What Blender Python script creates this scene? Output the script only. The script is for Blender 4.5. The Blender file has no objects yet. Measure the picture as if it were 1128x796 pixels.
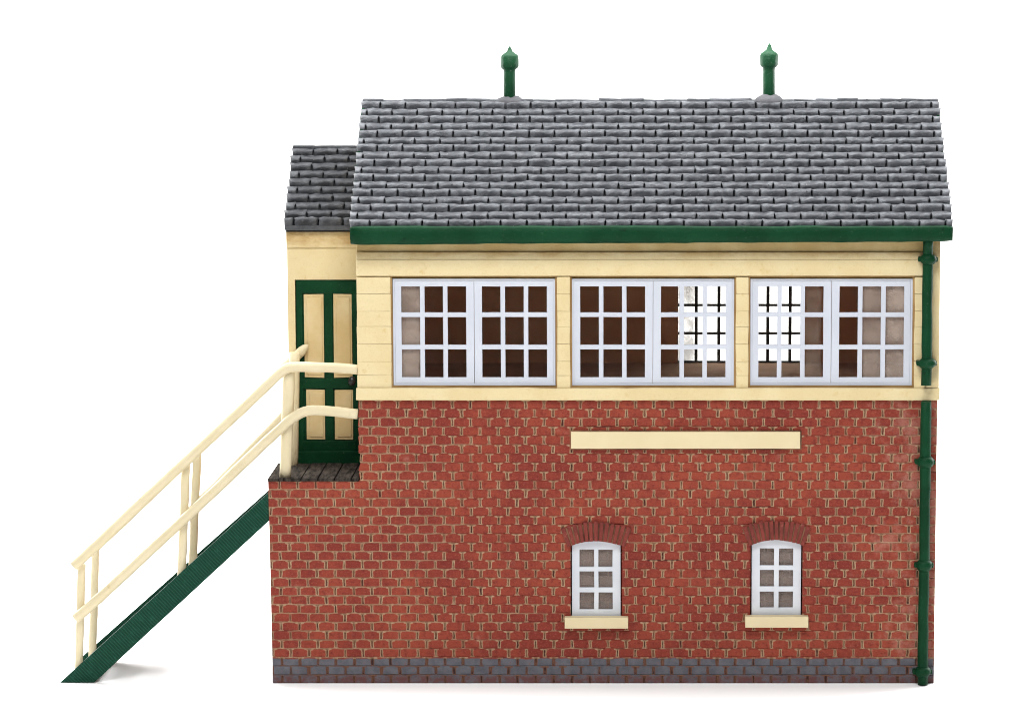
import bpy, bmesh, math, random
from mathutils import Vector, noise
from mathutils.geometry import tessellate_polygon

random.seed(7)
SC = bpy.context.scene
COL = SC.collection
U = 0.01                       # one working unit (about one photo pixel at the front wall) in metres

# ------------------------------------------------------------------ camera
F_PX, CX, CY, PITCH = 3400.0, 690.0, 398.0, math.radians(7.4)
ct, st = math.cos(PITCH), math.sin(PITCH)
CAM_D = F_PX * (ct - 102 / F_PX * st)
_k = 354 / F_PX
CAM_H = CAM_D * (st + _k * ct) / (ct - _k * st)
cam_data = bpy.data.cameras.new('camera')
cam = bpy.data.objects.new('camera', cam_data)
COL.objects.link(cam)
cam.location = (0, -CAM_D * U, CAM_H * U)
cam.rotation_euler = (math.pi / 2 - PITCH, 0, 0)
cam_data.sensor_width = 36.0
cam_data.lens = F_PX / 1128 * 36.0
cam_data.shift_x = -(CX - 564) / 1128
cam_data.clip_start = 0.1
cam_data.clip_end = 2000
SC.camera = cam

# ------------------------------------------------------------------ light
world = bpy.data.worlds.new('World')
SC.world = world
world.use_nodes = True
bg = world.node_tree.nodes['Background']
bg.inputs[0].default_value = (1, 1, 1, 1)
bg.inputs[1].default_value = 0.30


def area_lamp(name, loc, target, sx, sy, power, col=(1, 1, 1)):
    d = bpy.data.lights.new(name, 'AREA')
    d.shape = 'RECTANGLE'
    d.size, d.size_y = sx, sy
    d.energy = power
    d.color = col
    o = bpy.data.objects.new(name, d)
    COL.objects.link(o)
    o.location = loc
    o.rotation_euler = (Vector(target) - Vector(loc)).to_track_quat('-Z', 'Y').to_euler()
    return o


area_lamp('key_softbox', (-1.5, -10.0, 15.0), (-0.5, 0, 2.5), 7, 5, 2150)
area_lamp('added_overhead_strip', (-0.5, 0.25, 14.0), (-0.5, 0.251, 0), 16, 1.4, 920)  # added unseen strip that shapes the contact shadow along the base
area_lamp('added_floor_fill', (-11.5, 7.0, 5.5), (-4.2, 0.6, 0), 8, 8, 2000)  # added unseen lamp to clear the floor shadow by the stairs
area_lamp('added_floor_fill', (10.5, 6.5, 5.5), (4.3, 1.2, 0), 6, 6, 1300)  # added unseen lamp to whiten the floor at the other end
area_lamp('added_backdrop_fill', (-0.5, 3.5, 17), (-0.5, 9.5, 0.0), 26, 5, 5200)  # added unseen lamp that turns the sweep behind white

SC.view_settings.view_transform = 'Standard'
SC.view_settings.look = 'None'
SC.view_settings.exposure = 0.0
SC.view_settings.gamma = 1.0
SC.cycles.use_denoising = True
SC.cycles.filter_width = 1.0
SC.cycles.max_bounces = 10
SC.cycles.transparent_max_bounces = 16


# ------------------------------------------------------------------ pixel <-> place
def at(px, py, Y=0.0):
    """Point on the vertical plane Y (units behind the front wall) seen at a photo pixel, as X, Z."""
    dx = (px - CX) / F_PX
    k = (CY - py) / F_PX
    dy, dz = ct + k * st, -st + k * ct
    t = (Y + CAM_D) / dy
    return t * dx, CAM_H + t * dz


def X(px, py=500, Y=0.0):
    return at(px, py, Y)[0]


def Z(py, Y=0.0):
    return at(CX, py, Y)[1]


# ------------------------------------------------------------------ node helpers
class NT:
    def __init__(self, name):
        self.m = bpy.data.materials.new(name)
        self.m.use_nodes = True
        self.t = self.m.node_tree
        self.n = self.t.nodes
        self.b = self.n['Principled BSDF']
        self.out = self.n['Material Output']

    def new(self, kind, **kw):
        n = self.n.new(kind)
        for k, v in kw.items():
            setattr(n, k, v)
        return n

    def put(self, sock, v):
        if hasattr(v, 'is_output') or isinstance(v, bpy.types.NodeSocket):
            self.t.links.new(v, sock)
        elif isinstance(v, tuple) and len(v) == 3 and sock.type == 'RGBA':
            sock.default_value = (*v, 1)
        else:
            sock.default_value = v

    def math(self, op, a, b=0.0, c=None, clamp=False):
        n = self.new('ShaderNodeMath', operation=op, use_clamp=clamp)
        self.put(n.inputs[0], a)
        self.put(n.inputs[1], b)
        if c is not None:
            self.put(n.inputs[2], c)
        return n.outputs[0]

    def step(self, x, lo, hi, a=0.0, b=1.0):
        n = self.new('ShaderNodeMapRange', interpolation_type='SMOOTHSTEP')
        self.put(n.inputs[0], x)
        for i, v in enumerate((lo, hi, a, b)):
            self.put(n.inputs[i + 1], v)
        return n.outputs[0]

    def coord(self):
        if not hasattr(self, '_co'):
            self._co = self.new('ShaderNodeTexCoord').outputs['Object']
        return self._co

    def xyz(self):
        s = self.new('ShaderNodeSeparateXYZ')
        self.put(s.inputs[0], self.coord())
        return s.outputs

    def noise(self, scale, detail=3.0, rough=0.55, vec=None, stretch=None, color=False):
        v = vec or self.coord()
        if stretch:
            mp = self.new('ShaderNodeMapping')
            self.put(mp.inputs[0], v)
            mp.inputs['Scale'].default_value = stretch
            v = mp.outputs[0]
        n = self.new('ShaderNodeTexNoise')
        self.put(n.inputs['Vector'], v)
        n.inputs['Scale'].default_value = scale
        n.inputs['Detail'].default_value = detail
        n.inputs['Roughness'].default_value = rough
        return n.outputs['Color' if color else 'Fac']

    def mix(self, f, a, b):
        n = self.new('ShaderNodeMix', data_type='RGBA')
        self.put(n.inputs[0], f)
        self.put(n.inputs[6], a)
        self.put(n.inputs[7], b)
        return n.outputs[2]

    def bump(self, h, dist, strength=1.0, normal=None):
        n = self.new('ShaderNodeBump')
        self.put(n.inputs['Height'], h)
        n.inputs['Distance'].default_value = dist
        n.inputs['Strength'].default_value = strength
        if normal is not None:
            self.put(n.inputs['Normal'], normal)
        return n.outputs[0]

    def finish(self, color, rough=0.6, normal=None, spec=0.3, k=0.8):
        if isinstance(color, tuple):
            self.put(self.b.inputs['Base Color'], tuple(c * k for c in color))
        else:
            sc = self.new('ShaderNodeVectorMath', operation='SCALE')
            self.put(sc.inputs[0], color)
            sc.inputs['Scale'].default_value = k
            self.put(self.b.inputs['Base Color'], sc.outputs[0])
        self.put(self.b.inputs['Roughness'], rough)
        self.b.inputs['Specular IOR Level'].default_value = spec
        if normal is not None:
            self.put(self.b.inputs['Normal'], normal)
        return self.m


def paint(name, c1, c2, c3=None, rough=0.5, spec=0.3, grain=0.5, speck=0.0, k=0.8):
    """Hand-brushed enamel: two close tones in soft patches, fine grain, a few worn specks."""
    n = NT(name)
    f = n.step(n.noise(2.3, 4), 0.35, 0.68)
    c = n.mix(f, c1, c2)
    g = n.noise(34, 3, 0.7)
    if c3:
        c = n.mix(n.step(n.noise(9, 5, 0.7, stretch=(1, 1, 1)), 0.60, 0.75, 0, 0.75), c, c3)
    c = n.mix(n.math('MULTIPLY', n.step(g, 0.62, 0.75), speck), c, (0.6, 0.62, 0.6))
    nb = n.bump(n.math('ADD', n.math('MULTIPLY', g, 0.5), n.noise(9, 3)), 0.012 * grain, 0.6)
    return n.finish(c, rough, nb, spec, k)


# ------------------------------------------------------------------ materials
def brick_material():
    n = NT('painted_brick')
    x, y, z = n.xyz()
    wob = n.new('ShaderNodeSeparateColor')
    n.put(wob.inputs[0], n.noise(7.5, 3, 0.6, color=True))
    wob2 = n.noise(26, 2)
    along = n.math('ADD', n.math('ADD', x, y), n.math('MULTIPLY', n.math('SUBTRACT', wob.outputs[0], 0.5), 0.030))
    zz = n.math('ADD', z, n.math('MULTIPLY', n.math('SUBTRACT', wob.outputs[1], 0.5), 0.022))
    u = n.math('DIVIDE', along, 0.2015)
    v = n.math('DIVIDE', n.math('ADD', zz, 0.004), 0.0995)
    row = n.math('FLOOR', v)
    u = n.math('ADD', u, n.math('MULTIPLY', n.math('FLOORED_MODULO', row, 2.0), 0.5))
    cell = n.new('ShaderNodeCombineXYZ')
    n.put(cell.inputs[0], n.math('FLOOR', u))
    n.put(cell.inputs[1], row)
    wn = n.new('ShaderNodeTexWhiteNoise', noise_dimensions='2D')
    n.put(wn.inputs['Vector'], cell.outputs[0])
    # joint cell (centred on a vertical joint)
    jc = n.new('ShaderNodeCombineXYZ')
    n.put(jc.inputs[0], n.math('FLOOR', n.math('ADD', u, 0.5)))
    n.put(jc.inputs[1], row)
    wj = n.new('ShaderNodeTexWhiteNoise', noise_dimensions='2D')
    n.put(wj.inputs['Vector'], jc.outputs[0])
    fu = n.math('FRACT', u)
    fv = n.math('FRACT', v)
    du = n.math('MULTIPLY', n.math('SUBTRACT', 0.5, n.math('ABSOLUTE', n.math('SUBTRACT', fu, 0.5))), 20.15)
    dvb = n.math('MULTIPLY', fv, 9.95)                                   # above the course's lower bed
    dvt = n.math('MULTIPLY', n.math('SUBTRACT', 1.0, fv), 9.95)          # below its upper bed
    dv = n.math('MINIMUM', dvb, dvt)
    rag = n.math('MULTIPLY', n.math('SUBTRACT', wob2, 0.5), 2.2)
    rg = n.math('MULTIPLY', rag, 0.55)
    # each upright joint: a pale rounded bead drawn round a brown slot
    cvv = n.math('ABSOLUTE', n.math('SUBTRACT', dvb, 4.7))
    jw = n.math('ADD', 0.95, n.math('MULTIPLY', wj.outputs['Value'], 0.65))
    sd_ = n.math('ADD', n.math('MAXIMUM', n.math('SUBTRACT', du, jw), n.math('SUBTRACT', cvv, 4.25)), rg)
    bead = n.step(n.math('ABSOLUTE', n.math('ADD', sd_, 0.2)), 1.05, 0.45)
    slot = n.step(sd_, -0.25, -0.9)
    per = n.step(wj.outputs['Color'], 0.02, 0.40, 0.65, 1.0)
    fade = n.step(n.noise(2.6, 3), 0.34, 0.52, 0.45, 1.0)
    bead = n.math('MULTIPLY', n.math('MULTIPLY', bead, fade), per)
    # flattened head of the bead under the upper bed
    tl = n.math('ADD', 3.6, n.math('MULTIPLY', wj.outputs['Value'], 2.6))
    ex = n.math('DIVIDE', du, tl)
    ey = n.math('DIVIDE', n.math('SUBTRACT', dvt, 0.6), 1.9)
    el = n.math('ADD', n.math('SQRT', n.math('ADD', n.math('MULTIPLY', ex, ex), n.math('MULTIPLY', ey, ey))), n.math('MULTIPLY', rag, 0.22))
    tm = n.step(n.math('ADD', n.noise(4.2, 2), n.math('MULTIPLY', n.math('SUBTRACT', wj.outputs['Value'], 0.5), 0.22)), 0.40, 0.52, 0.10, 1.0)
    fx = n.math('DIVIDE', du, 3.4)
    fy = n.math('DIVIDE', n.math('SUBTRACT', dvb, 0.5), 1.3)
    fe = n.math('ADD', n.math('SQRT', n.math('ADD', n.math('MULTIPLY', fx, fx), n.math('MULTIPLY', fy, fy))), n.math('MULTIPLY', rag, 0.25))
    foot = n.math('MULTIPLY', n.step(fe, 1.05, 0.7), n.step(wj.outputs['Value'], 0.7, 0.3, 0.1, 0.8))
    tee = n.math('MAXIMUM', n.math('MULTIPLY', n.step(el, 1.05, 0.75), tm), foot)
    teein = n.math('MULTIPLY', n.step(el, 0.55, 0.25), tm)
    # beds: drawn on the outer quarters of the wall, patchy elsewhere
    edge = n.math('MAXIMUM', n.step(x, -1.7, -2.5), n.step(x, 2.0, 3.0, 0, 0.7))
    low = n.math('MULTIPLY', n.step(z, 3.0, 1.2, 0.0, 0.6), n.step(z, 0.27, 0.33))
    bedp = n.math('ADD', n.math('ADD', n.math('MULTIPLY', edge, 0.17), n.math('MULTIPLY', low, 0.08)), n.noise(1.9, 4, 0.65, stretch=(0.6, 1, 2.8)))
    bed = n.math('MULTIPLY', n.step(n.math('ADD', dv, rg), 1.05, 0.35), n.step(bedp, 0.54, 0.70))
    dur = n.math('ADD', du, rag)
    dvr = n.math('ADD', dv, n.math('MULTIPLY', rag, 0.7))
    mortar = n.math('MAXIMUM', n.math('MAXIMUM', bead, n.math('MULTIPLY', tee, 0.9)), n.math('MULTIPLY', bed, 0.66), clamp=True)
    # colours
    bcol = n.mix(wn.outputs['Value'], (0.220, 0.031, 0.021), (0.285, 0.045, 0.028))
    bcol = n.mix(n.step(n.noise(1.1, 4), 0.38, 0.66), bcol, (0.345, 0.063, 0.034))
    bcol = n.mix(n.step(n.noise(19, 4, 0.7), 0.47, 0.70, 0, 0.75), bcol, (0.160, 0.022, 0.017))
    bcol = n.mix(n.step(n.noise(48, 3, 0.75), 0.50, 0.68, 0, 0.60), bcol, (0.42, 0.10, 0.066))
    smear = n.step(n.math('ADD', n.noise(3.4, 5, 0.7), n.math('MULTIPLY', n.step(x, 2.3, 3.3), 0.20)), 0.60, 0.80, 0, 0.50)
    bcol = n.mix(smear, bcol, (0.50, 0.24, 0.18))
    blue = n.mix(n.step(n.noise(8, 4, 0.7), 0.35, 0.65), (0.115, 0.115, 0.135), (0.165, 0.165, 0.185))
    blue = n.mix(n.step(n.noise(16, 4, 0.75), 0.57, 0.68, 0, 0.55), blue, (0.22, 0.075, 0.065))
    blue = n.mix(n.math('MULTIPLY', n.step(z, 0.11, 0.06), n.step(n.noise(9, 4, 0.7), 0.38, 0.58, 0.2, 0.85)), blue, (0.17, 0.062, 0.055))
    isblue = n.step(n.math('ADD', z, n.math('MULTIPLY', n.math('SUBTRACT', n.noise(5, 3), 0.5), 0.05)), 0.290, 0.270)
    col = n.mix(isblue, bcol, blue)
    mcol = n.mix(n.step(n.noise(13, 4), 0.35, 0.65), (0.46, 0.275, 0.155), (0.57, 0.375, 0.23))
    mcol = n.mix(n.math('MULTIPLY', isblue, 0.88), mcol, (0.15, 0.06, 0.05))
    col = n.mix(mortar, col, mcol)
    scol = n.mix(n.step(n.math('ADD', n.noise(6, 3), n.math('MULTIPLY', n.step(dvb, 3.0, 1.0), 0.14)), 0.48, 0.64), (0.20, 0.090, 0.050), (0.050, 0.018, 0.013))
    col = n.mix(n.math('MULTIPLY', slot, 0.9), col, scol)
    col = n.mix(n.math('MULTIPLY', teein, 0.75), col, (0.22, 0.105, 0.055))
    blk = n.math('MULTIPLY', n.step(dvr, 0.9, 0.3), n.step(n.noise(2.1, 3, stretch=(0.5, 1, 3)), 0.60, 0.68, 0, 0.9))
    col = n.mix(n.math('MULTIPLY', blk, n.math('SUBTRACT', 1.0, mortar)), col, (0.05, 0.018, 0.014))
    h = n.math('MULTIPLY', n.step(sd_, -1.6, 0.6), n.step(dvr, 0.1, 1.2, 0.35, 1.0))
    fine = n.noise(30, 4, 0.7)
    nb = n.bump(n.math('ADD', h, n.math('MULTIPLY', fine, 0.25)), 0.022, 0.85)
    return n.finish(col, n.step(fine, 0.3, 0.7, 0.55, 0.75), nb, 0.15, 0.71)


def slate_material(name, a, b, dry):
    n = NT(name)
    f = n.noise(5.5, 5, 0.65)
    c = n.mix(n.step(f, 0.34, 0.66), a, b)
    brush = n.noise(14, 5, 0.8, stretch=(0.6, 1.2, 1.2))
    c = n.mix(n.step(brush, 0.50, 0.66, 0, 0.75), c, dry)
    # pale paint dragged over the high edges
    g = n.new('ShaderNodeNewGeometry')
    pt = n.step(n.math('ADD', g.outputs['Pointiness'], n.math('MULTIPLY', n.math('SUBTRACT', brush, 0.5), 0.12)), 0.52, 0.60, 0, 0.8)
    c = n.mix(pt, c, tuple(min(1, v * 1.25) for v in dry))
    fl = n.noise(40, 2, 0.5)
    c = n.mix(n.step(fl, 0.73, 0.77, 0, 0.75), c, (0.42, 0.43, 0.44))
    nb = n.bump(n.math('ADD', brush, n.math('MULTIPLY', n.noise(32, 4, 0.7), 0.5)), 0.02, 0.7)
    pit = n.step(n.noise(17, 2, 0.5), 0.735, 0.76, 0, 0.9)
    c = n.mix(pit, c, (0.01, 0.01, 0.011))
    return n.finish(c, 0.5, nb, 0.22, 0.86)


def stringer_material():
    n = NT('ribbed_green')
    x, y, z = n.xyz()
    s = n.math('SUBTRACT', n.math('MULTIPLY', x, 0.735), n.math('MULTIPLY', z, -0.678))
    w = n.math('SINE', n.math('MULTIPLY', s, 2 * math.pi / 0.030))
    c = n.mix(n.step(w, -0.4, 0.9, 0, 0.7), (0.005, 0.042, 0.024), (0.011, 0.076, 0.045))
    c = n.mix(n.step(n.noise(14, 4, 0.7), 0.5, 0.75, 0, 0.5), c, (0.020, 0.105, 0.068))
    return n.finish(c, 0.55, n.bump(w, 0.006, 0.6), 0.1)


def glass_material(name, base, tint, patches=(), specks=0.06):
    """Thin clear acetate; patches are (x from, x to, strength) in metres where a pale haze is mixed in."""
    n = NT(name)
    t = n.t
    tr = n.new('ShaderNodeBsdfTransparent')
    tr.inputs[0].default_value = (0.97, 0.97, 0.96, 1)
    gl = n.new('ShaderNodeBsdfGlossy')
    gl.inputs['Roughness'].default_value = 0.08
    fr = n.new('ShaderNodeFresnel')
    fr.inputs[0].default_value = 1.16
    m1 = n.new('ShaderNodeMixShader')
    n.put(m1.inputs[0], fr.outputs[0])
    t.links.new(tr.outputs[0], m1.inputs[1])
    t.links.new(gl.outputs[0], m1.inputs[2])
    df = n.new('ShaderNodeBsdfDiffuse')
    df.inputs[0].default_value = (*tint, 1)
    x, y, z = n.xyz()
    cloud = n.step(n.noise(3.2, 4, 0.6), 0.30, 0.66, 0.45, 1.0)
    wav = n.math('MULTIPLY', n.math('SUBTRACT', n.noise(3.0, 2), 0.5), 0.12)
    xx = n.math('ADD', x, wav)
    fog = base
    for x0, x1, k in patches:
        m = n.math('MULTIPLY', n.step(xx, x0 - 0.01, x0 + 0.03), n.step(xx, x1 + 0.02, x1 - 0.03))
        fog = n.math('ADD', fog, n.math('MULTIPLY', n.math('MULTIPLY', m, k), cloud))
    sp = n.math('MULTIPLY', n.step(n.noise(58, 2, 0.6), 0.56, 0.70), n.step(n.noise(1.6, 3), 0.46, 0.60, 0.0, specks))
    fog = n.math('ADD', fog, sp)
    m2 = n.new('ShaderNodeMixShader')
    n.put(m2.inputs[0], fog)
    t.links.new(m1.outputs[0], m2.inputs[1])
    t.links.new(df.outputs[0], m2.inputs[2])
    t.links.new(m2.outputs[0], n.out.inputs[0])
    return n.m


def plank_material():
    n = NT('weathered_plank')
    c = n.mix(n.step(n.noise(7, 5, 0.7, stretch=(3, 0.5, 1)), 0.35, 0.65), (0.018, 0.015, 0.013), (0.070, 0.058, 0.048))
    c = n.mix(n.step(n.noise(11, 4, 0.7), 0.60, 0.72, 0, 0.5), c, (0.14, 0.13, 0.10))
    return n.finish(c, 0.9, n.bump(n.noise(20, 4, 0.7, stretch=(3, 0.4, 1)), 0.012, 0.8), 0.03)


def cream_material():
    """Cream enamel with a brushed band of thin brown wash and painted eave shade along the head of the cabin wall."""
    n = NT('cream_enamel')
    x, y, z = n.xyz()
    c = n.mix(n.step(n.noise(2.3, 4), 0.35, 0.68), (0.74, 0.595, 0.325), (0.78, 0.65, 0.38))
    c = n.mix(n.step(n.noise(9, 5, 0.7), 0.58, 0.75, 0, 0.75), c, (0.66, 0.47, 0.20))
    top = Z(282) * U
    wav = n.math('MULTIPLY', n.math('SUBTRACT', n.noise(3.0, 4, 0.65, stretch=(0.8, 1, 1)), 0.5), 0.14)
    band = n.step(n.math('ADD', z, wav), top - 0.02, top + 0.07)  # wash band also carries painted shade under the eaves
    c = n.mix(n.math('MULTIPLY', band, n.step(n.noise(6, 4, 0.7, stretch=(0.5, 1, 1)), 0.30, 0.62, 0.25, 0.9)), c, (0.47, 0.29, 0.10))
    g = n.noise(34, 3, 0.7)
    c = n.mix(n.step(n.noise(46, 3, 0.75), 0.52, 0.72, 0, 0.3), c, (0.60, 0.44, 0.20))
    nb = n.bump(n.math('ADD', n.math('MULTIPLY', g, 0.5), n.noise(9, 3)), 0.016, 0.6)
    return n.finish(c, 0.55, nb, 0.2)


M = {
    'brick': brick_material(),
    'cream': cream_material(),
    'cream_wash_shade': paint('stained_shaded_cream', (0.60, 0.42, 0.17), (0.72, 0.55, 0.27), (0.46, 0.29, 0.10), 0.55, 0.2, 1.2),  # brown wash plus under-eave shade put into one warmer cream
    'reveal': paint('brown_opening_rim', (0.30, 0.17, 0.06), (0.42, 0.27, 0.11), None, 0.6, 0.2, 1.0),  # brown rim round the cabin window openings
    'cream_rail': paint('cream_rail_enamel', (0.72, 0.62, 0.40), (0.77, 0.67, 0.45), (0.62, 0.47, 0.24), 0.5, 0.25, 1.0),
    'cream_plain': paint('cream_card', (0.74, 0.62, 0.38), (0.77, 0.65, 0.41), None, 0.6, 0.2, 0.35),
    'cream_door': paint('cream_door_enamel', (0.66, 0.49, 0.235), (0.75, 0.60, 0.34), (0.52, 0.34, 0.13), 0.55, 0.2, 1.2),
    'brown': paint('bare_brown_casting', (0.82, 0.43, 0.21), (0.86, 0.47, 0.24), None, 0.8, 0.05, 0.6, 0.05, 1.0),
    'brown_floor': paint('brown_floor_casting', (0.62, 0.37, 0.23), (0.70, 0.43, 0.28), None, 0.8, 0.05, 1.5, 0.2, 1.0),
    'green': paint('green_enamel', (0.0026, 0.037, 0.013), (0.005, 0.053, 0.020), (0.002, 0.019, 0.008), 0.5, 0.09, 1.2, 0.05),
    'green_vent_lit': paint('lit_green_vent_enamel', (0.008, 0.070, 0.026), (0.016, 0.11, 0.044), (0.003, 0.034, 0.014), 0.5, 0.2, 1.8, 0.15),  # lighter copy of the green, light on the vents put into colour
    'white': paint('white_window_plastic', (0.60, 0.63, 0.70), (0.63, 0.66, 0.73), None, 0.55, 0.2, 0.2),
    'white_warm': paint('white_sash_plastic', (0.66, 0.69, 0.74), (0.73, 0.75, 0.79), None, 0.55, 0.25, 0.4),
    'slate': slate_material('painted_slate', (0.052, 0.055, 0.063), (0.085, 0.089, 0.099), (0.165, 0.172, 0.185)),
    'slate_dark': slate_material('dark_painted_slate', (0.026, 0.027, 0.031), (0.044, 0.046, 0.051), (0.085, 0.089, 0.096)),
    'black': paint('black_gap_paint', (0.010, 0.010, 0.011), (0.016, 0.016, 0.018), None, 0.7, 0.15, 0.5),
    'backlit_bar': paint('backlit_window_bar', (0.045, 0.042, 0.042), (0.07, 0.066, 0.066), None, 0.6, 0.1, 0.5),  # backlit shade of white bars put into a dark colour
    'lead': paint('lead_flashing', (0.10, 0.10, 0.108), (0.16, 0.16, 0.17), (0.07, 0.07, 0.078), 0.6, 0.2, 2.0),
    'arch': None,
    'stringer': stringer_material(),
    'plank': plank_material(),
    'glass': glass_material('clear_glazing', 0.004, (0.46, 0.37, 0.31), ((-2.50, -2.26, 0.42), (2.56, 3.10, 0.34), (2.80, 3.10, 0.20), (1.95, 2.14, 0.12))),
    'glass_low': glass_material('hazy_glazing', 0.20, (0.42, 0.33, 0.29), ((-1, 3, 0.10),), 0.02),
    'glass_rear': glass_material('rear_glazing', 0.02, (0.50, 0.46, 0.43), ((0.52, 0.83, 0.55),)),
    'knob': paint('black_knob', (0.012, 0.012, 0.012), (0.05, 0.05, 0.05), None, 0.35, 0.5, 1.0),
}


def arch_material():
    n = NT('arch_brick')
    c = n.mix(n.step(n.noise(9, 4, 0.7), 0.35, 0.65), (0.165, 0.027, 0.020), (0.235, 0.040, 0.028))
    c = n.mix(n.step(n.noise(21, 4, 0.75), 0.60, 0.72, 0, 0.5), c, (0.44, 0.19, 0.13))
    return n.finish(c, 0.65, n.bump(n.noise(26, 4, 0.7), 0.014, 0.8), 0.25)


M['arch'] = arch_material()
M['joint_and_shadow'] = paint('joint_and_shadow', (0.10, 0.035, 0.022), (0.34, 0.17, 0.095), None, 0.7, 0.15, 1.0)

# ------------------------------------------------------------------ setting: white studio sweep
fb = bmesh.new()
prof = [(-70, 0.0), (-12, 0.0), (6, 0.0)]
for i in range(1, 13):
    a = i / 12 * math.pi / 2
    prof.append((6 + 6 * math.sin(a), 6 - 6 * math.cos(a)))
prof.append((12, 24))
rows = [[fb.verts.new((xx, yy, zz)) for xx in (-60, 60)] for yy, zz in prof]
for r0, r1 in zip(rows, rows[1:]):
    f = fb.faces.new((r0[0], r0[1], r1[1], r1[0]))
    f.smooth = True
me = bpy.data.meshes.new('ground')
fb.to_mesh(me)
n = NT('white_paper')
me.materials.append(n.finish((0.95, 0.95, 0.95), 0.9, None, 0.05, 1.0))
ground = bpy.data.objects.new('ground', me)
COL.objects.link(ground)
ground['kind'] = 'structure'

# ------------------------------------------------------------------ mesh helpers (units, relative to the box's base)
root = bpy.data.objects.new('signal_box', None)
COL.objects.link(root)
root.empty_display_size = 1
root['label'] = 'model railway signal box with brick base, cream glazed cabin, grey slate roof and side stairs'
root['category'] = 'signal box'


def link(name, bm, mats, parent=None, label=None, smooth=False, wob=0.0):
    if wob:
        for v in bm.verts:
            p = v.co * 0.035
            v.co += noise.noise_vector(p) * wob + noise.noise_vector(v.co * 0.16) * wob * 0.4
    for v in bm.verts:
        v.co *= U
    bmesh.ops.recalc_face_normals(bm, faces=bm.faces)
    me = bpy.data.meshes.new(name)
    if smooth:
        for f in bm.faces:
            f.smooth = True
    bm.to_mesh(me)
    bm.free()
    for m in (mats if isinstance(mats, (list, tuple)) else [mats]):
        me.materials.append(m)
    o = bpy.data.objects.new(name, me)
    COL.objects.link(o)
    o.parent = parent or root
    if label:
        o['label'] = label
    return o


def box(bm, x0, x1, y0, y1, z0, z1, bev=0.0, mat=0, jit=0.0):
    vs = [bm.verts.new((x, y, z)) for x in (x0, x1) for y in (y0, y1) for z in (z0, z1)]
    if jit:
        for v in vs:
            v.co += Vector([random.uniform(-jit, jit) for _ in range(3)])
    fs = [bm.faces.new([vs[i] for i in q]) for q in
          ((0, 1, 3, 2), (4, 6, 7, 5), (0, 4, 5, 1), (2, 3, 7, 6), (0, 2, 6, 4), (1, 5, 7, 3))]
    for f in fs:
        f.material_index = mat
    if bev:
        es = {e for f in fs for e in f.edges}
        r = bmesh.ops.bevel(bm, geom=list(es), offset=bev, segments=2, profile=0.6, affect='EDGES', clamp_overlap=True)
        for f in r['faces']:
            f.material_index = mat


def prism(bm, outline, y0, y1, mat=0, bev=0.0):
    """Extrude an (x, z) outline from y0 to y1."""
    a = [bm.verts.new((x, y0, z)) for x, z in outline]
    b = [bm.verts.new((x, y1, z)) for x, z in outline]
    k = len(outline)
    fs = [bm.faces.new(a), bm.faces.new(b[::-1])]
    for i in range(k):
        fs.append(bm.faces.new((a[i], b[i], b[(i + 1) % k], a[(i + 1) % k])))
    for f in fs:
        f.material_index = mat
    if bev:
        es = set(fs[0].edges)
        r = bmesh.ops.bevel(bm, geom=list(es), offset=bev, segments=2, profile=0.6, affect='EDGES', clamp_overlap=True)
        for f in r['faces']:
            f.material_index = mat


def slab(bm, outer, holes, y0, y1, mf=0, mb=0, ms=None):
    """A wall with openings: (x, z) outlines filled and given thickness. mf front, mb back, ms reveals."""
    ms = mf if ms is None else ms
    loops = [outer] + holes
    flat = [p for l in loops for p in l]
    tris = tessellate_polygon([[Vector((x, z, 0)) for x, z in l] for l in loops])
    a = [bm.verts.new((x, y0, z)) for x, z in flat]
    b = [bm.verts.new((x, y1, z)) for x, z in flat]
    for t in tris:
        f = bm.faces.new([a[i] for i in t]); f.material_index = mf
        f = bm.faces.new([b[i] for i in reversed(t)]); f.material_index = mb
    s = 0
    for li, l in enumerate(loops):
        k = len(l)
        for i in range(k):
            j = (i + 1) % k
            f = bm.faces.new((a[s + i], a[s + j], b[s + j], b[s + i]))
            f.material_index = mf if li == 0 else ms
        s += k


def rect(x0, x1, z0, z1):
    return [(x0, z0), (x1, z0), (x1, z1), (x0, z1)]


def tube(bm, pts, r, seg=10, ry=None):
    """Round bar along a 3-D polyline with mitred joints."""
    pts = [Vector(p) for p in pts]
    rings = []
    for i, p in enumerate(pts):
        d0 = (pts[i] - pts[i - 1]).normalized() if i else None
        d1 = (pts[i + 1] - pts[i]).normalized() if i < len(pts) - 1 else None
        d = ((d0 or d1) + (d1 or d0)).normalized()
        side = d.cross(Vector((0, 1, 0)))
        side = side.normalized() if side.length > 1e-4 else Vector((1, 0, 0))
        up = d.cross(side).normalized()
        rr = r[i] if isinstance(r, (list, tuple)) else r
        rings.append([bm.verts.new(p + side * math.cos(a) * rr + up * math.sin(a) * (ry or rr))
                      for a in (2 * math.pi * k / seg for k in range(seg))])
    for r0, r1 in zip(rings, rings[1:]):
        for k in range(seg):
            f = bm.faces.new((r0[k], r0[(k + 1) % seg], r1[(k + 1) % seg], r1[k]))
            f.smooth = True
    bm.faces.new(rings[0][::-1])
    bm.faces.new(rings[-1])


def lathe(bm, cx, cy, prof, seg=18):
    rings = [[bm.verts.new((cx + r * math.cos(a), cy + r * math.sin(a), z))
              for a in (2 * math.pi * k / seg for k in range(seg))] for r, z in prof]
    for r0, r1 in zip(rings, rings[1:]):
        for k in range(seg):
            f = bm.faces.new((r0[k], r0[(k + 1) % seg], r1[(k + 1) % seg], r1[k]))
            f.smooth = True
    bm.faces.new(rings[0][::-1])
    bm.faces.new(rings[-1])


def span(a, b, n):
    a, b = Vector(a), Vector(b)
    return [a.lerp(b, i / n) for i in range(n + 1)]


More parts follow.
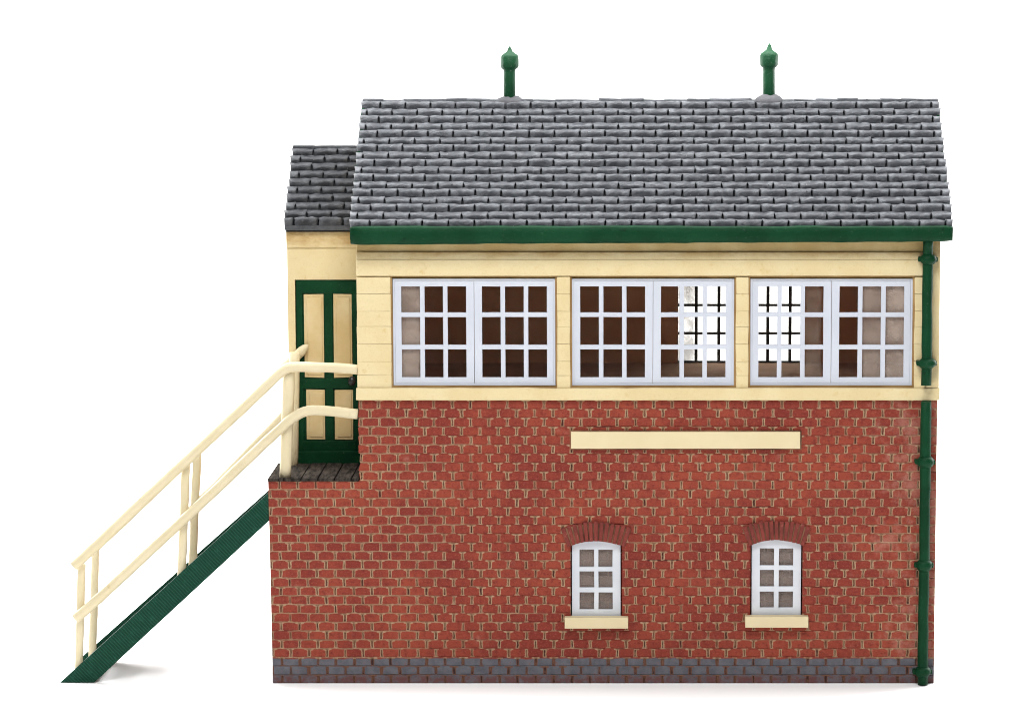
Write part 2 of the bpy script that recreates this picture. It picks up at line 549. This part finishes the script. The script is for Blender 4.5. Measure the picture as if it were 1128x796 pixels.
# ------------------------------------------------------------------ main dimensions
DEPTH = 318.0                      # front wall to back wall
XL_LOW = X(299, 640)               # brick block under the landing
XR_LOW = X(1030.5, 600)
XL = X(395, 440)                   # cabin / upper brickwork
XR = X(1034.5, 350)
Z_LAND = Z(530)                    # landing level
Z_BRICK = Z(441)                   # top of brickwork
Z_TOP = Z(262)                     # cabin wall head
PORCH_Y = 106.0                    # porch front wall
PORCH_B = 230.0

# ------------------------------------------------------------------ brickwork
T = 13.0
CT = 10.0


def arch_outline(x0, x1, z0, z1, rise, n=12):
    pts = [(x0, z0), (x1, z0)]
    for i in range(n + 1):
        t = i / n
        pts.append((x1 + (x0 - x1) * t, z1 - rise * (2 * t - 1) ** 2))
    return pts


LOW_WIN = [dict(x0=628.5, x1=685, zt=594.5, zb=680, s0=622, s1=692, st=680, sb=692, a0=618, a1=697),
           dict(x0=826.5, x1=884, zt=593, zb=679, s0=821, s1=890.5, st=679, sb=691, a0=818, a1=894)]
low_holes = [arch_outline(X(w['x0'], 640), X(w['x1'], 640), Z(w['zb']), Z(w['zt']), 5) for w in LOW_WIN]

bm = bmesh.new()
front = [(XL_LOW, 0), (XR_LOW, 0), (XR_LOW, Z_BRICK), (XL, Z_BRICK)]
# notched left edge of the upper brickwork
zz = Z_BRICK
k = 0
while zz > Z_LAND + 12:
    zz -= 9.9
    d = random.uniform(-1.2, 1.6)
    front += [(XL + d, zz + 1.2), (XL + d + random.uniform(0.6, 2.4), zz + 0.2), (XL + random.uniform(-1, 1.2), zz - 0.6)]
front += [(XL + 1, Z_LAND), (XL_LOW - 2.0, Z_LAND)]
slab(bm, front, low_holes, 0, T, 0, 1, 0)
# side, back and inner walls
box(bm, XR_LOW - T, XR_LOW - 0.02, T, DEPTH, 0, Z_BRICK)
box(bm, XL_LOW, XL_LOW + T, T, DEPTH - T, 0, Z_LAND - 4)
box(bm, XL, XL + T, T + 0.02, DEPTH - T, Z_LAND - 4, Z_BRICK)
box(bm, XL_LOW, XR_LOW - T, DEPTH - T, DEPTH, 0, Z_LAND - 4)
box(bm, XL, XR_LOW - T, DEPTH - T, DEPTH, Z_LAND - 4, Z_BRICK)
link('brick_base', bm, [M['brick'], M['brown']])

# soldier-brick arches over the two small windows
for w in LOW_WIN:
    bm = bmesh.new()
    xc = (X(w['x0'], 600) + X(w['x1'], 600)) / 2
    half = (X(w['a1'], 585) - X(w['a0'], 585)) / 2
    zb = Z(w['zt'] + 1)
    hN = 13
    for i in range(hN):
        t0, t1 = i / hN * 2 - 1, (i + 1) / hN * 2 - 1
        g = 0.020
        ob, ot = [], []
        for t in (t0 + g, t1 - g):
            ob.append((xc + t * half * 0.80, zb - 5.5 * t * t * 1.3))
            ot.append((xc + t * half * 1.0, zb + 22 + random.uniform(-1, 1) - 8 * t * t))
        prism(bm, [ob[0], ob[1], ot[1], ot[0]], random.uniform(-3.0, -1.6), 2, 0, 0.7)
    # mortar bed the bricks sit in
    pts = []
    for i in range(9):
        t = i / 4 - 1
        pts.append((xc + t * half * 0.79, zb - 5.2 * t * t * 1.3))
    for i in range(9):
        t = 1 - i / 4
        pts.append((xc + t * half * 0.985, zb + 20 - 8 * t * t))
    prism(bm, pts, -0.5, 2, 1)
    link('window_arch', bm, [M['arch'], M['joint_and_shadow']], wob=0.8)

# blank name board
bm = bmesh.new()
box(bm, X(627.6, 485), X(883, 485), -0.6, 0.2, Z(495.2), Z(473.6), 0.2, 1)  # dark backing box paints the board's recess shadow outline
box(bm, X(629, 485, -5), X(881.5, 485, -5), -5, -0.3, Z(494, -5), Z(475.5, -5), 0.5)
link('name_board', bm, [M['cream_plain'], M['joint_and_shadow']])

# ------------------------------------------------------------------ small windows
def muntin_sash(bm, x0, x1, z0, z1, cols, rows, y0, y1, bev=0.5):
    """cols and rows: list of (from, to) openings; everything between is bar."""
    xs = sorted({x0, x1})
    b = [x0] + [v for c in cols for v in c] + [x1]
    for i in range(0, len(b), 2):
        box(bm, b[i], b[i + 1], y0, y1, z0, z1, bev)
    q = [z0] + [v for c in rows for v in c] + [z1]
    for c in cols:
        for i in range(0, len(q), 2):
            box(bm, c[0] - 0.6, c[1] + 0.6, y0 + 0.35, y1 - 0.35, q[i] + (0 if i else 0.05), q[i + 1] - (0.05 if i + 2 >= len(q) else 0), bev)


for w, px in zip(LOW_WIN, ((638.3, 654.5, 659.2, 674.8, 604.8, 624.2, 628.8, 647.0, 652.0, 671), (836.8, 852.6, 857.8, 873.6, 603.5, 622.6, 627.4, 645.8, 651.0, 669))):
    yf = 4.0
    g = lambda p: X(p, 640, yf)
    hz = lambda p: Z(p, yf)
    fx0, fx1 = X(w['x0'], 640) + 1.5, X(w['x1'], 640) - 1.5
    fz0, fz1 = Z(w['zb']) + 0.3, Z(w['zt']) - 0.8
    holes = []
    for i in (0, 2):
        for j in (4, 6, 8):
            holes.append(rect(g(px[i]), g(px[i + 1]), hz(px[j + 1]), hz(px[j])))
    bm = bmesh.new()
    slab(bm, arch_outline(fx0, fx1, fz0, fz1, 5), holes, yf, yf + 4)
    win = link('window', bm, M['white_warm'], wob=0.3)
    bm = bmesh.new()
    box(bm, fx0 + 5, fx1 - 5, yf + 4.1, yf + 4.9, fz0 + 4, fz1 - 7)
    link('pane', bm, M['glass_low'], win)
    bm = bmesh.new()
    box(bm, X(w['s0'], 685, -9), X(w['s1'], 685, -9), -9, 2.5, Z(w['sb'], -9), Z(w['st'], -9), 0.7)
    link('sill', bm, M['cream_plain'], win)

# floor between the storeys keeps the lower room dark
bm = bmesh.new()
box(bm, XL + CT + 0.1, XR_LOW - T - 0.1, CT + 0.1, DEPTH - CT - 0.1, Z_BRICK + 0.1, Z_BRICK + 1.5)
link('inner_floor', bm, M['brown_floor'])

# ------------------------------------------------------------------ cabin
WIN_C = (522.3, 719.3, 915.8)
W_T, W_B = Z(305), Z(424.8)
WCX = [X(c, 365) for c in WIN_C]
WH = 89.3
holes = [rect(c - WH - 0.5, c + WH + 0.5, W_B, W_T) for c in WCX]
bm = bmesh.new()
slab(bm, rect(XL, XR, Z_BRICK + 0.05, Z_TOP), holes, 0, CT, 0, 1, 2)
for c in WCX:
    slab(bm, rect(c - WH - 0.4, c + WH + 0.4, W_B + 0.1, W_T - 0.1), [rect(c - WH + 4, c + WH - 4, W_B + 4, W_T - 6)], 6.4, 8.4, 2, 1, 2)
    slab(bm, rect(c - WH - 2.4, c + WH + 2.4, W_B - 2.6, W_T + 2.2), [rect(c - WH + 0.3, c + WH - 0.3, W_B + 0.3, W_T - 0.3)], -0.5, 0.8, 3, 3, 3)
# back wall with its own window opening
yb = DEPTH - CT
bx0, bz1 = at(746.5, 303, yb)
bx1, bz0 = at(886, 401, yb)
slab(bm, rect(XL, XR, Z_BRICK + 0.05, Z_TOP), [rect(bx0, bx1, bz0, bz1)], yb, DEPTH, 1, 0, 0)
# gable ends
zr = Z_TOP + 108
for xa, xb_, ml, mr in ((XL, XL + CT, 0, 1), (XR - CT, XR, 1, 0)):
    ol = [(CT + 0.02, Z_BRICK + 0.05), (yb - 0.02, Z_BRICK + 0.05), (yb - 0.02, Z_TOP), (DEPTH / 2, zr), (CT + 0.02, Z_TOP)]
    a = [bm.verts.new((xa, y, z)) for y, z in ol]
    b = [bm.verts.new((xb_, y, z)) for y, z in ol]
    f = bm.faces.new(a); f.material_index = ml
    f = bm.faces.new(b[::-1]); f.material_index = mr
    for i in range(5):
        bm.faces.new((a[i], b[i], b[(i + 1) % 5], a[(i + 1) % 5]))
# overlapping boards on the face: left strip, the two piers, right strip
lines = [305.0, 323.5, 342.5, 359.5, 378.5, 397.5, 413.0, 427.0]
strips = [(XL - 0.8, WCX[0] - WH - 1.6), (WCX[0] + WH + 1.6, WCX[1] - WH - 1.6), (WCX[1] + WH + 1.6, WCX[2] - WH - 1.6), (WCX[2] + WH + 1.6, XR - 14)]
for si, (xa, xb_) in enumerate(strips):
    for i in range(len(lines) - 1):
        proud = -random.uniform(2.1, 2.6)
        box(bm, xa, xb_, proud, 0.4, Z(lines[i + 1]) + 0.08, Z(lines[i]) - 0.08, 0.55, 0, 0.2)
# head board, cove and corner board
box(bm, XL - 0.8, XR - 12, -4.2, 0.4, Z(303.4), Z(285.6), 1.1)
box(bm, XL - 0.8, XR - 12, -3.6, 0.4, Z(285.4), Z(277.5), 0.9)
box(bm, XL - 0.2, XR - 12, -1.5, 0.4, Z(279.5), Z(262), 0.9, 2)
box(bm, XR - 13.6, XR + 0.6, -3.6, CT - 0.1, Z(427) + 0.3, Z_TOP - 0.3, 1.2)
link('cabin_wall', bm, [M['cream'], M['brown'], M['cream_wash_shade'], M['reveal']], wob=0.7)

bm = bmesh.new()
box(bm, XL - 2.2, XR + 1.5, -4.6, -0.1, Z(440.6, -4), Z(427.3, -4), 0.9)
bmesh.ops.subdivide_edges(bm, edges=[e for e in bm.edges if e.calc_length() > 300], cuts=40)
link('sill_band', bm, M['cream'], wob=0.6)


# ------------------------------------------------------------------ cabin windows
def sash_window(cx, zt, zb, half, yf, mat=M['white']):
    w = 2 * half
    bm = bmesh.new()
    slab(bm, rect(cx - half + 0.5, cx + half - 0.5, zb + 0.4, zt - 2.2), [rect(cx - half + 2.6, cx + half - 2.6, zb + 2.5, zt - 4.4)], yf, yf + 5)
    win = link('window', bm, mat, wob=0.15)
    H = zt - zb
    zo = [(zb + H * a, zb + H * b) for a, b in ((0.075, 0.335), (0.375, 0.632), (0.672, 0.912))]
    for s in (-1, 1):
        bm = bmesh.new()
        xa, xb_ = (cx - half + 2.8, cx - 0.25) if s < 0 else (cx + 0.25, cx + half - 2.8)
        ox = (xa + 6.8, xb_ - 8.4) if s < 0 else (xa + 8.4, xb_ - 6.8)
        cw = (ox[1] - ox[0] - 2 * 4.9) / 3
        cols = [(ox[0] + i * (cw + 4.9), ox[0] + i * (cw + 4.9) + cw) for i in range(3)]
        hs = [rect(c[0], c[1], r[0], r[1]) for c in cols for r in zo]
        slab(bm, rect(xa, xb_, zb + 2.7, zt - 4.6), hs, yf + 0.25, yf + 4.4)
        link('sash', bm, mat, win, wob=0.25)
        bm = bmesh.new()
        box(bm, xa + 4, xb_ - 4, yf + 4.55, yf + 5.2, zb + 6, zt - 8)
        link('pane', bm, M['glass'], win)
    return win


for c in WCX:
    sash_window(c, W_T, W_B, WH, 1.2)

# rear window: seen through the glass with its backlit silhouette put into dark bar colour
bwh = (bx1 - bx0) / 2
win = None
bm = bmesh.new()
slab_holes = []
vx = [X(p, 350, yb) for p in (744.5, 767, 792, 819, 846, 870.5, 884)]
vz = [Z(p, yb) for p in (399, 367.3, 336.3, 305)]
for i in range(6):
    for j in range(3):
        slab_holes.append(rect(max(vx[i] + 1.9, bx0 + 0.8), vx[i + 1] - 1.9, vz[j] + 1.4, vz[j + 1] - 1.4))
slab(bm, rect(bx0 + 0.2, bx1 - 0.2, bz0 + 0.2, bz1 - 0.2), slab_holes, yb + 2, yb + 6)
win = link('window', bm, M['backlit_bar'], label='rear window with backlit bars coloured dark seen through the front glazing')
bm = bmesh.new()
box(bm, bx0 + 1, bx1 - 1, yb + 6.2, yb + 6.8, bz0 + 1, bz1 - 1)
link('pane', bm, M['glass_rear'], win)

# ------------------------------------------------------------------ main roof
EAVE_Y, RIDGE_Y = -20.0, 159.0
EAVE_Z = Z(251, EAVE_Y)
RIDGE_Z = Z(111.5, RIDGE_Y)
RXL, RXR = X(386, 250, EAVE_Y), X(1049, 250, EAVE_Y)
slope = Vector((0, RIDGE_Y - EAVE_Y, RIDGE_Z - EAVE_Z))
SL = slope.length
sdir = slope.normalized()
snor = Vector((0, -sdir.z, sdir.y))


def slate_course(bm, x0, x1, org, sd, sn, s0, period, width, off, th, rnd):
    """One course of thick cast slates, every slate its own bulging block."""
    x = x0 - off
    while x < x1:
        xa, xb_ = max(x + 1.65, x0 + rnd.uniform(-1.0, 0.3)), min(x + width - 1.65, x1 + rnd.uniform(-0.3, 1.0))
        x += width
        if xb_ - xa < 2.5:
            continue
        nseg = max(1, int((xb_ - xa) / 4.5))
        prof = [(0.0, 0.0), (th * 0.16, th * 0.55), (th * 0.34, th * 0.86), (th * 0.58, th * 1.0), (th * 0.85, th * 0.97), (period * 0.70, th * 0.66), (period * 1.02, th * 0.20), (period * 1.05, -0.3)]
        lift = rnd.uniform(-0.35, 0.35)
        slip = rnd.uniform(-0.5, 0.5)
        rings = []
        for i in range(nseg + 1):
            xx = xa + (xb_ - xa) * i / nseg
            end = 1.0 - (0.16 if i in (0, nseg) else 0.0)
            ring = []
            for pi, (s, h) in enumerate(prof):
                xo = 0.0 if pi < 4 or i not in (0, nseg) else (-1.6 if i == 0 else 1.6) * (0.35 if pi == 4 else 1.0)
                q = Vector((xx * 0.27, (s0 + s) * 0.33, h * 0.3 + off))
                j = noise.noise(q)
                j2 = noise.noise(q + Vector((37, 11, 5)))
                ring.append(bm.verts.new(org + Vector((xx + xo, 0, 0)) + sd * (s0 + s + slip + j * 1.0) + sn * (h * end + lift * (h > 0.5) + (j2 * 1.6 if h > 0.5 else 0))))
            rings.append(ring)
        for r0, r1 in zip(rings, rings[1:]):
            for k in range(len(prof) - 1):
                f = bm.faces.new((r0[k], r1[k], r1[k + 1], r0[k + 1]))
                f.smooth = True
        bm.faces.new(rings[0])
        bm.faces.new(rings[-1][::-1])


NC = 17
per = (SL - 2) / NC
bm = bmesh.new()
org = Vector((0, EAVE_Y, EAVE_Z))
rnd = random.Random(3)
for c in range(NC):
    th = 6.4 if c % 2 == 0 else 5.0
    slate_course(bm, RXL, RXR, org, sdir, snor, c * per, per, 28.4, 14.2 * (c % 2) + 8 + rnd.uniform(-0.8, 0.8), th, rnd)
# bed under the slates and the plain rear slope
ya, za = EAVE_Y, EAVE_Z
back = Vector((0, 2 * RIDGE_Y - EAVE_Y, EAVE_Z))
xs0, xs1 = RXL + 1.5, RXR - 1.5
pts = [Vector((0, EAVE_Y + 1, EAVE_Z - 0.6)), Vector((0, RIDGE_Y, RIDGE_Z - 0.2)), back - Vector((0, 1, 0)), back - Vector((0, 8, 7)), Vector((0, RIDGE_Y, RIDGE_Z - 9)), Vector((0, EAVE_Y + 9, EAVE_Z - 7))]
a = [bm.verts.new((xs0, p.y, p.z)) for p in pts]
b = [bm.verts.new((xs1, p.y, p.z)) for p in pts]
fs = [bm.faces.new(a), bm.faces.new(b[::-1])] + [bm.faces.new((a[i], b[i], b[(i + 1) % 6], a[(i + 1) % 6])) for i in range(6)]
for f in fs:
    f.material_index = 1
sdb = Vector((0, -(RIDGE_Y - EAVE_Y), RIDGE_Z - EAVE_Z)).normalized()
snb = Vector((0, sdb.z, -sdb.y))
for c in range(NC):
    slate_course(bm, RXL, RXR, back, sdb, snb, c * per, per, 28.4, 14.2 * (c % 2) + 8, 4.2, rnd)
# ridge pieces
x = RXL
while x < RXR - 4:
    w_ = min(24 + rnd.uniform(-2, 2), RXR - x)
    box(bm, x - 0.6, x + w_ + 0.6, RIDGE_Y - 4, RIDGE_Y + 4, RIDGE_Z - 2, RIDGE_Z + 2.8 + rnd.uniform(-1.0, 0.9), 1.6, 0, 0.8)
    x += w_
roof = link('roof', bm, [M['slate'], M['black']])

# green barge boards on the verges
for xv, sgn in ((RXL + 0.4, -1), (RXR - 0.4, 1)):
    bm = bmesh.new()
    p0, p1 = Vector((0, EAVE_Y + 1, EAVE_Z)), Vector((0, RIDGE_Y, RIDGE_Z))
    pa, pb = Vector((0, back.y - 1, EAVE_Z)), None
    ol = [p0 + Vector((0, 0, 1.5)), p1 + Vector((0, 0, 1.5)), pa + Vector((0, 0, 1.5)), pa - Vector((0, 0, 13)), p1 - Vector((0, 0, 14)), p0 - Vector((0, 0, 13))]
    xa, xb_ = (xv - 1.2, xv + 2.5) if sgn < 0 else (xv - 2.5, xv + 0.4)
    a = [bm.verts.new((xa, p.y, p.z)) for p in ol]
    b = [bm.verts.new((xb_, p.y, p.z)) for p in ol]
    bm.faces.new(a); bm.faces.new(b[::-1])
    for i in range(6):
        bm.faces.new((a[i], b[i], b[(i + 1) % 6], a[(i + 1) % 6]))
    link('barge_board', bm, M['green'], roof)

# gutter
bm = bmesh.new()
gz1, gz0 = Z(249.5, -27), Z(268, -24)
gh = gz1 - gz0
prof = [(-19, gz1 - 0.3), (-23, gz1 + 0.4), (-26.2, gz1), (-27.4, gz1 - 1.8), (-27.8, gz1 - gh * 0.45), (-27.0, gz1 - gh * 0.80), (-25.4, gz0 + 1.0), (-22.5, gz0), (-12, gz0 + 0.5), (-9, gz0 + 5)]
nx = 70
gx0, gx1 = X(385.5, 258, -27), X(1050, 258, -27)
rings = []
for i in range(nx + 1):
    x = gx0 + (gx1 - gx0) * i / nx
    e = 0.9 if i in (0, nx) else 1.0
    zc = (gz0 + gz1) / 2
    sag = 1.6 - 3.4 * i / nx
    rings.append([bm.verts.new((x, -19 + (y + 19) * e, zc + (z - zc) * e - (sag if z < zc else 0))) for y, z in prof])
for r0, r1 in zip(rings, rings[1:]):
    for k in range(len(prof)):
        f = bm.faces.new((r0[k], r1[k], r1[(k + 1) % len(prof)], r0[(k + 1) % len(prof)]))
        f.smooth = True
bm.faces.new(rings[0]); bm.faces.new(rings[-1][::-1])
link('gutter', bm, M['green'], wob=0.8)

# ridge vents
for px, tip, hb, base in ((561.3, 51.5, 76, 107), (847.2, 48, 74, 105)):
    vy = RIDGE_Y
    cx = X(px, 80, vy)
    z = lambda p: Z(p, vy)
    s = 1.05
    bm = bmesh.new()
    lathe(bm, cx, vy, [(6.6 * s, z(base + 6)), (6.5 * s, z(hb + 4)), (6.6 * s, z(hb + 1)), (8.6 * s, z(hb - 0.5)), (9.8 * s, z(hb - 2.5)), (9.9 * s, z(hb - 7)),
                       (9.9 * s, z(hb - 12.5)), (9.0 * s, z(hb - 14.8)), (6.0 * s, z(hb - 17)), (3.2 * s, z(hb - 19)), (2.0 * s, z(tip + 2.5)), (0.5, z(tip))], 14)
    v = link('roof_vent', bm, M['green_vent_lit'], wob=0.7)
    bm = bmesh.new()
    lathe(bm, cx, vy, [(17, z(base + 11)), (16, z(base + 5)), (13.5, z(base + 1.8)), (9.5, z(base - 0.4)), (6, z(base - 1.2))], 18)
    for q in bm.verts:
        q.co.y = vy + (q.co.y - vy) * 0.75
        q.co.z += noise.noise(q.co * 0.25) * 2.2
    link('flashing', bm, M['lead'], v)

# ------------------------------------------------------------------ downpipe
PX = X(1021, 400, -11)
pr = 5.7
PY = -11.0
dp = bmesh.new()
tube(dp, [Vector((PX - 1.2, -20, Z(262, -20))), Vector((PX - 0.6, -15, Z(270, -15)))] + span((PX - 0.4, PY, Z(276, PY)), (PX, PY, Z(424, PY)), 14), pr, 12)
tube(dp, span((PX - 0.3, PY + 2.5, Z(442, PY)), (PX + 0.2, PY + 2.5, 0.6), 22), pr * 1.02, 12)
pipe = link('downpipe', dp, M['green'], wob=0.75)
for py, rr, hh in ((285.5, 9.6, 11), (400, 10.5, 11), (508.5, 9.6, 12), (622, 9.6, 12), (739, 9.6, 12)):
    hh *= 0.78
    yy = PY if py < 430 else PY + 2.5
    zc = Z(py, yy)
    bm = bmesh.new()
    lathe(bm, PX, yy, [(6.3, zc - hh * .62), (8.0, zc - hh * 0.42), (rr * 0.9, zc - hh * .3), (rr, zc), (rr * 0.9, zc + hh * .3), (7.6, zc + hh * 0.45), (6.3, zc + hh * .6)], 14)
    box(bm, PX - 11.2, PX + 10.6, yy - 1.5, -1, zc - 2.8, zc + 2.4, 1.3)
    link('collar', bm, M['green'], pipe, wob=0.9)

# ------------------------------------------------------------------ porch
PXL = X(316.5, 300, PORCH_Y)
PXR = XL + 1.0
P_TOP = Z(246, PORCH_Y)
dz0 = Z(513, PORCH_Y)
dx0, dx1 = X(326, 400, PORCH_Y), X(398, 400, PORCH_Y)
dzt = Z(308, PORCH_Y)
bm = bmesh.new()
slab(bm, rect(PXL, PXR + 3, Z_LAND - 3, P_TOP), [rect(dx0, PXR + 1, dz0 - 0.2, dzt)], PORCH_Y, PORCH_Y + 10)
box(bm, PXL, PXL + 10, PORCH_Y + 10.02, PORCH_B, Z_LAND - 3, P_TOP)
box(bm, PXL, PXR - 1.5, PORCH_B, PORCH_B + 10, Z_LAND - 3, P_TOP)
box(bm, PXL - 0.6, PXR - 1.5, PORCH_Y - 2.4, PORCH_Y + 0.3, Z(272.5, PORCH_Y), P_TOP, 0.8)
link('porch_wall', bm, M['cream'], wob=0.5)

# door
bm = bmesh.new()
box(bm, dx0 + 0.3, PXR + 0.5, PORCH_Y + 4.0, PORCH_Y + 9, dz0, dzt - 0.3, 0.4)


def door_box(p0, p1, q0, q1, y0, y1, bev=1.0):
    box(bm, X(p0, 400, PORCH_Y), min(X(p1, 400, PORCH_Y), PXR + 0.3), PORCH_Y + y0, PORCH_Y + y1, Z(q1, PORCH_Y), Z(q0, PORCH_Y), bev)


door_box(327, 334.0, 308.6, 512, 1.6, 5)
door_box(357.8, 366.6, 309, 499, 1.9, 5)
door_box(388.4, 395, 308.6, 512, 1.6, 5)
door_box(332, 392, 308.8, 323, 1.3, 5)
door_box(332, 392, 417, 428.6, 1.3, 5)
door_box(332, 392, 485.4, 499, 1.3, 5)
door_box(326.6, 396, 497, 512.8, -1.6, 5)
door = link('door', bm, M['green'], wob=0.7)
for p0, p1, q0, q1 in ((335.2, 357, 324, 416.2), (367.6, 388, 324, 416.2), (336.2, 357, 429.4, 484.6), (367.8, 388.2, 429.4, 484.6)):
    bm = bmesh.new()
    door_box(p0, p1, q0, q1, 2.6, 4.6, 0.6)
    door_box(p0 + 3.4, p1 - 1.8, q0 + 3, q1 - 3, 1.5, 3.4, 0.9)
    link('door_panel', bm, M['cream_door'], door, wob=0.7)
bm = bmesh.new()
bmesh.ops.create_icosphere(bm, subdivisions=2, radius=4.6)
kx, kz = at(387.5, 419.5, PORCH_Y - 2)
for v in bm.verts:
    v.co = Vector((kx + v.co.x, PORCH_Y - 1.5 + v.co.y * 0.9, kz + v.co.z * 1.15))
link('door_knob', bm, M['knob'], door, wob=1.2, smooth=True)

# porch roof
PE_Y, PR_Y = PORCH_Y - 9, PORCH_Y + 96
PE_Z, PR_Z = Z(250.5, PE_Y), Z(163, PR_Y)
pxl, pxr = X(313.5, 248, PE_Y), XL + 1
psl = Vector((0, PR_Y - PE_Y, PR_Z - PE_Z))
pd = psl.normalized()
pn = Vector((0, -pd.z, pd.y))
bm = bmesh.new()
pc = 10
pper = (psl.length - 2) / pc
po = Vector((0, PE_Y, PE_Z))
for c in range(pc):
    slate_course(bm, pxl, pxr, po, pd, pn, c * pper + (1.5 if c else 0), pper, 27.6, 13.8 * ((c + 1) % 2) + 4, 5.4 if c else 9.0, rnd)
pts = [(PE_Y + 0.5, PE_Z - 0.4), (PR_Y, PR_Z - 0.3), (2 * PR_Y - PE_Y, PE_Z), (2 * PR_Y - PE_Y - 6, PE_Z - 6), (PR_Y, PR_Z - 8), (PE_Y + 4, PE_Z - 5.5)]
a = [bm.verts.new((pxl + 1, y, z)) for y, z in pts]
b = [bm.verts.new((pxr - 0.3, y, z)) for y, z in pts]
fs = [bm.faces.new(a), bm.faces.new(b[::-1])] + [bm.faces.new((a[i], b[i], b[(i + 1) % 6], a[(i + 1) % 6])) for i in range(6)]
for f in fs:
    f.material_index = 1
box(bm, pxl, pxr - 0.5, PE_Y - 1.5, PE_Y + 5, PE_Z - 3.2, PE_Z + 2.0, 1.2)
x = pxl
while x < pxr - 4:
    w_ = min(24, pxr - x)
    box(bm, x - 0.4, x + w_ + 0.2, PR_Y - 5, PR_Y + 5, PR_Z - 2, PR_Z + 2.8, 1.4, 0, 0.4)
    x += w_
link('porch_roof', bm, [M['slate_dark'], M['black']])

# landing of dark planks
bm = bmesh.new()
x = XL_LOW - 3
pw = 18.6
while x < XL - 3:
    xe = min(x + pw, XL - 0.4)
    box(bm, x + 0.5, xe - 0.5, -2.2 + random.uniform(-0.8, 0.8), PORCH_Y - 0.4, Z_LAND + 0.2, Z_LAND + 3.4 + random.uniform(-0.3, 0.3), 0.9)
    x += pw
box(bm, XL_LOW, XL - 1, 0.5, PORCH_Y, Z_LAND - 3.6, Z_LAND + 0.4, 0, 1)
link('landing', bm, [M['plank'], M['black']], wob=0.4)

# ------------------------------------------------------------------ outside staircase
SY0, SY1 = 2.0, 108.0             # near and far side
S = lambda px, py, y: Vector((at(px, py, y)[0], y, at(px, py, y)[1]))


def flight_part(pts_px, y):
    """Front-side pixels to a point at depth y: the far side repeats the near one."""
    out = []
    for px, py in pts_px:
        x, z = at(px, py, SY0)
        out.append(Vector((x, y, z)))
    return out


# treads
p0, p1 = at(88, 747, SY0), at(297, 556, SY0)
bm = bmesh.new()
NT_ = 12
for i in range(NT_):
    t = (i + 0.5) / NT_
    xx, zz = p0[0] + (p1[0] - p0[0]) * t, p0[1] + (p1[1] - p0[1]) * t
    zz = max(zz - 7, 3.2)
    box(bm, xx - 9, xx + 9, SY0 + 5.5, SY1 - 5.5, zz - 2.0, zz + 1.0, 0.4)
stair = link('staircase', bm, M['stringer'])
ol_px = [(66, 751.6), (103.5, 751.6), (296.2, 573.5), (296.2, 542)]
for y in (SY0, SY1 - 5):
    bm = bmesh.new()
    ol = [(p.x, max(p.z, 0.0)) for p in flight_part(ol_px, y)]
    if y > SY0:
        ol = [(q[0], q[1] - 4.5) for q in ol]
    ol[0] = (ol[0][0], 0.0); ol[1] = (ol[1][0], 0.0)
    prism(bm, ol, y, y + 5, 0, 0.5)
    link('stringer', bm, M['stringer'], stair)


def bent(ctrl, n=4):
    """Catmull-Rom through 2-D control points."""
    out = []
    c = [ctrl[0]] + ctrl + [ctrl[-1]]
    for i in range(1, len(c) - 2):
        p0_, p1_, p2_, p3_ = (Vector(q) for q in c[i - 1:i + 3])
        for k in range(n):
            t = k / n
            out.append(0.5 * ((2 * p1_) + (p2_ - p0_) * t + (2 * p0_ - 5 * p1_ + 4 * p2_ - p3_) * t * t + (3 * p1_ - p0_ - 3 * p2_ + p3_) * t ** 3))
    out.append(Vector(c[-1]))
    return [(p.x, p.y) for p in out]


def rail(name, ctrl, y, r=5.6, tip=None):
    bm = bmesh.new()
    pts = flight_part(bent(ctrl), y)
    tube(bm, pts, r if tip is None else [r] * (len(pts) - 4) + [r, r * 0.8, r * 0.5, r * tip], 10, None if tip else r * 0.85)
    return link(name, bm, M['cream_rail'], stair, wob=0.5)


# near handrails bend level along the landing; far ones end at the porch
rail('handrail', [(81, 623), (100, 606), (160, 549), (225, 489), (285, 433), (312, 408), (326, 404), (350, 404.5), (372, 405), (394, 407)], SY0)
rail('handrail', [(83, 681), (105, 662), (160, 611), (225, 551), (285, 494), (310, 471), (324, 459), (340, 452.5), (365, 453), (394, 456)], SY0)
rail('handrail', [(86, 624), (160, 553), (225, 492), (285, 434), (318, 403), (329, 392)], SY1 - 5, tip=0.08)
rail('handrail', [(90, 681), (160, 616), (225, 552), (285, 490), (315, 458)], SY1 - 5)


def post(px_top, py_top, px_bot, py_bot, y, r=4.6):
    bm = bmesh.new()
    a, b = flight_part([(px_top, py_top), (px_bot, py_bot)], y)
    tube(bm, span(a, b, 10), r, 10, r * 0.8)
    link('post', bm, M['cream_rail'], stair, wob=0.5)


for y in (SY0 + 9.0, SY1 - 7):
    post(88.5, 622, 85.0, 745, y)
    post(203.5, 512, 198.4, 645, y, 4.9)
post(317.5, 404, 313.5, 528.0, SY0 + 8, 6.6)
post(314.5, 400, 312, 531.0, SY1 - 12, 6.2)
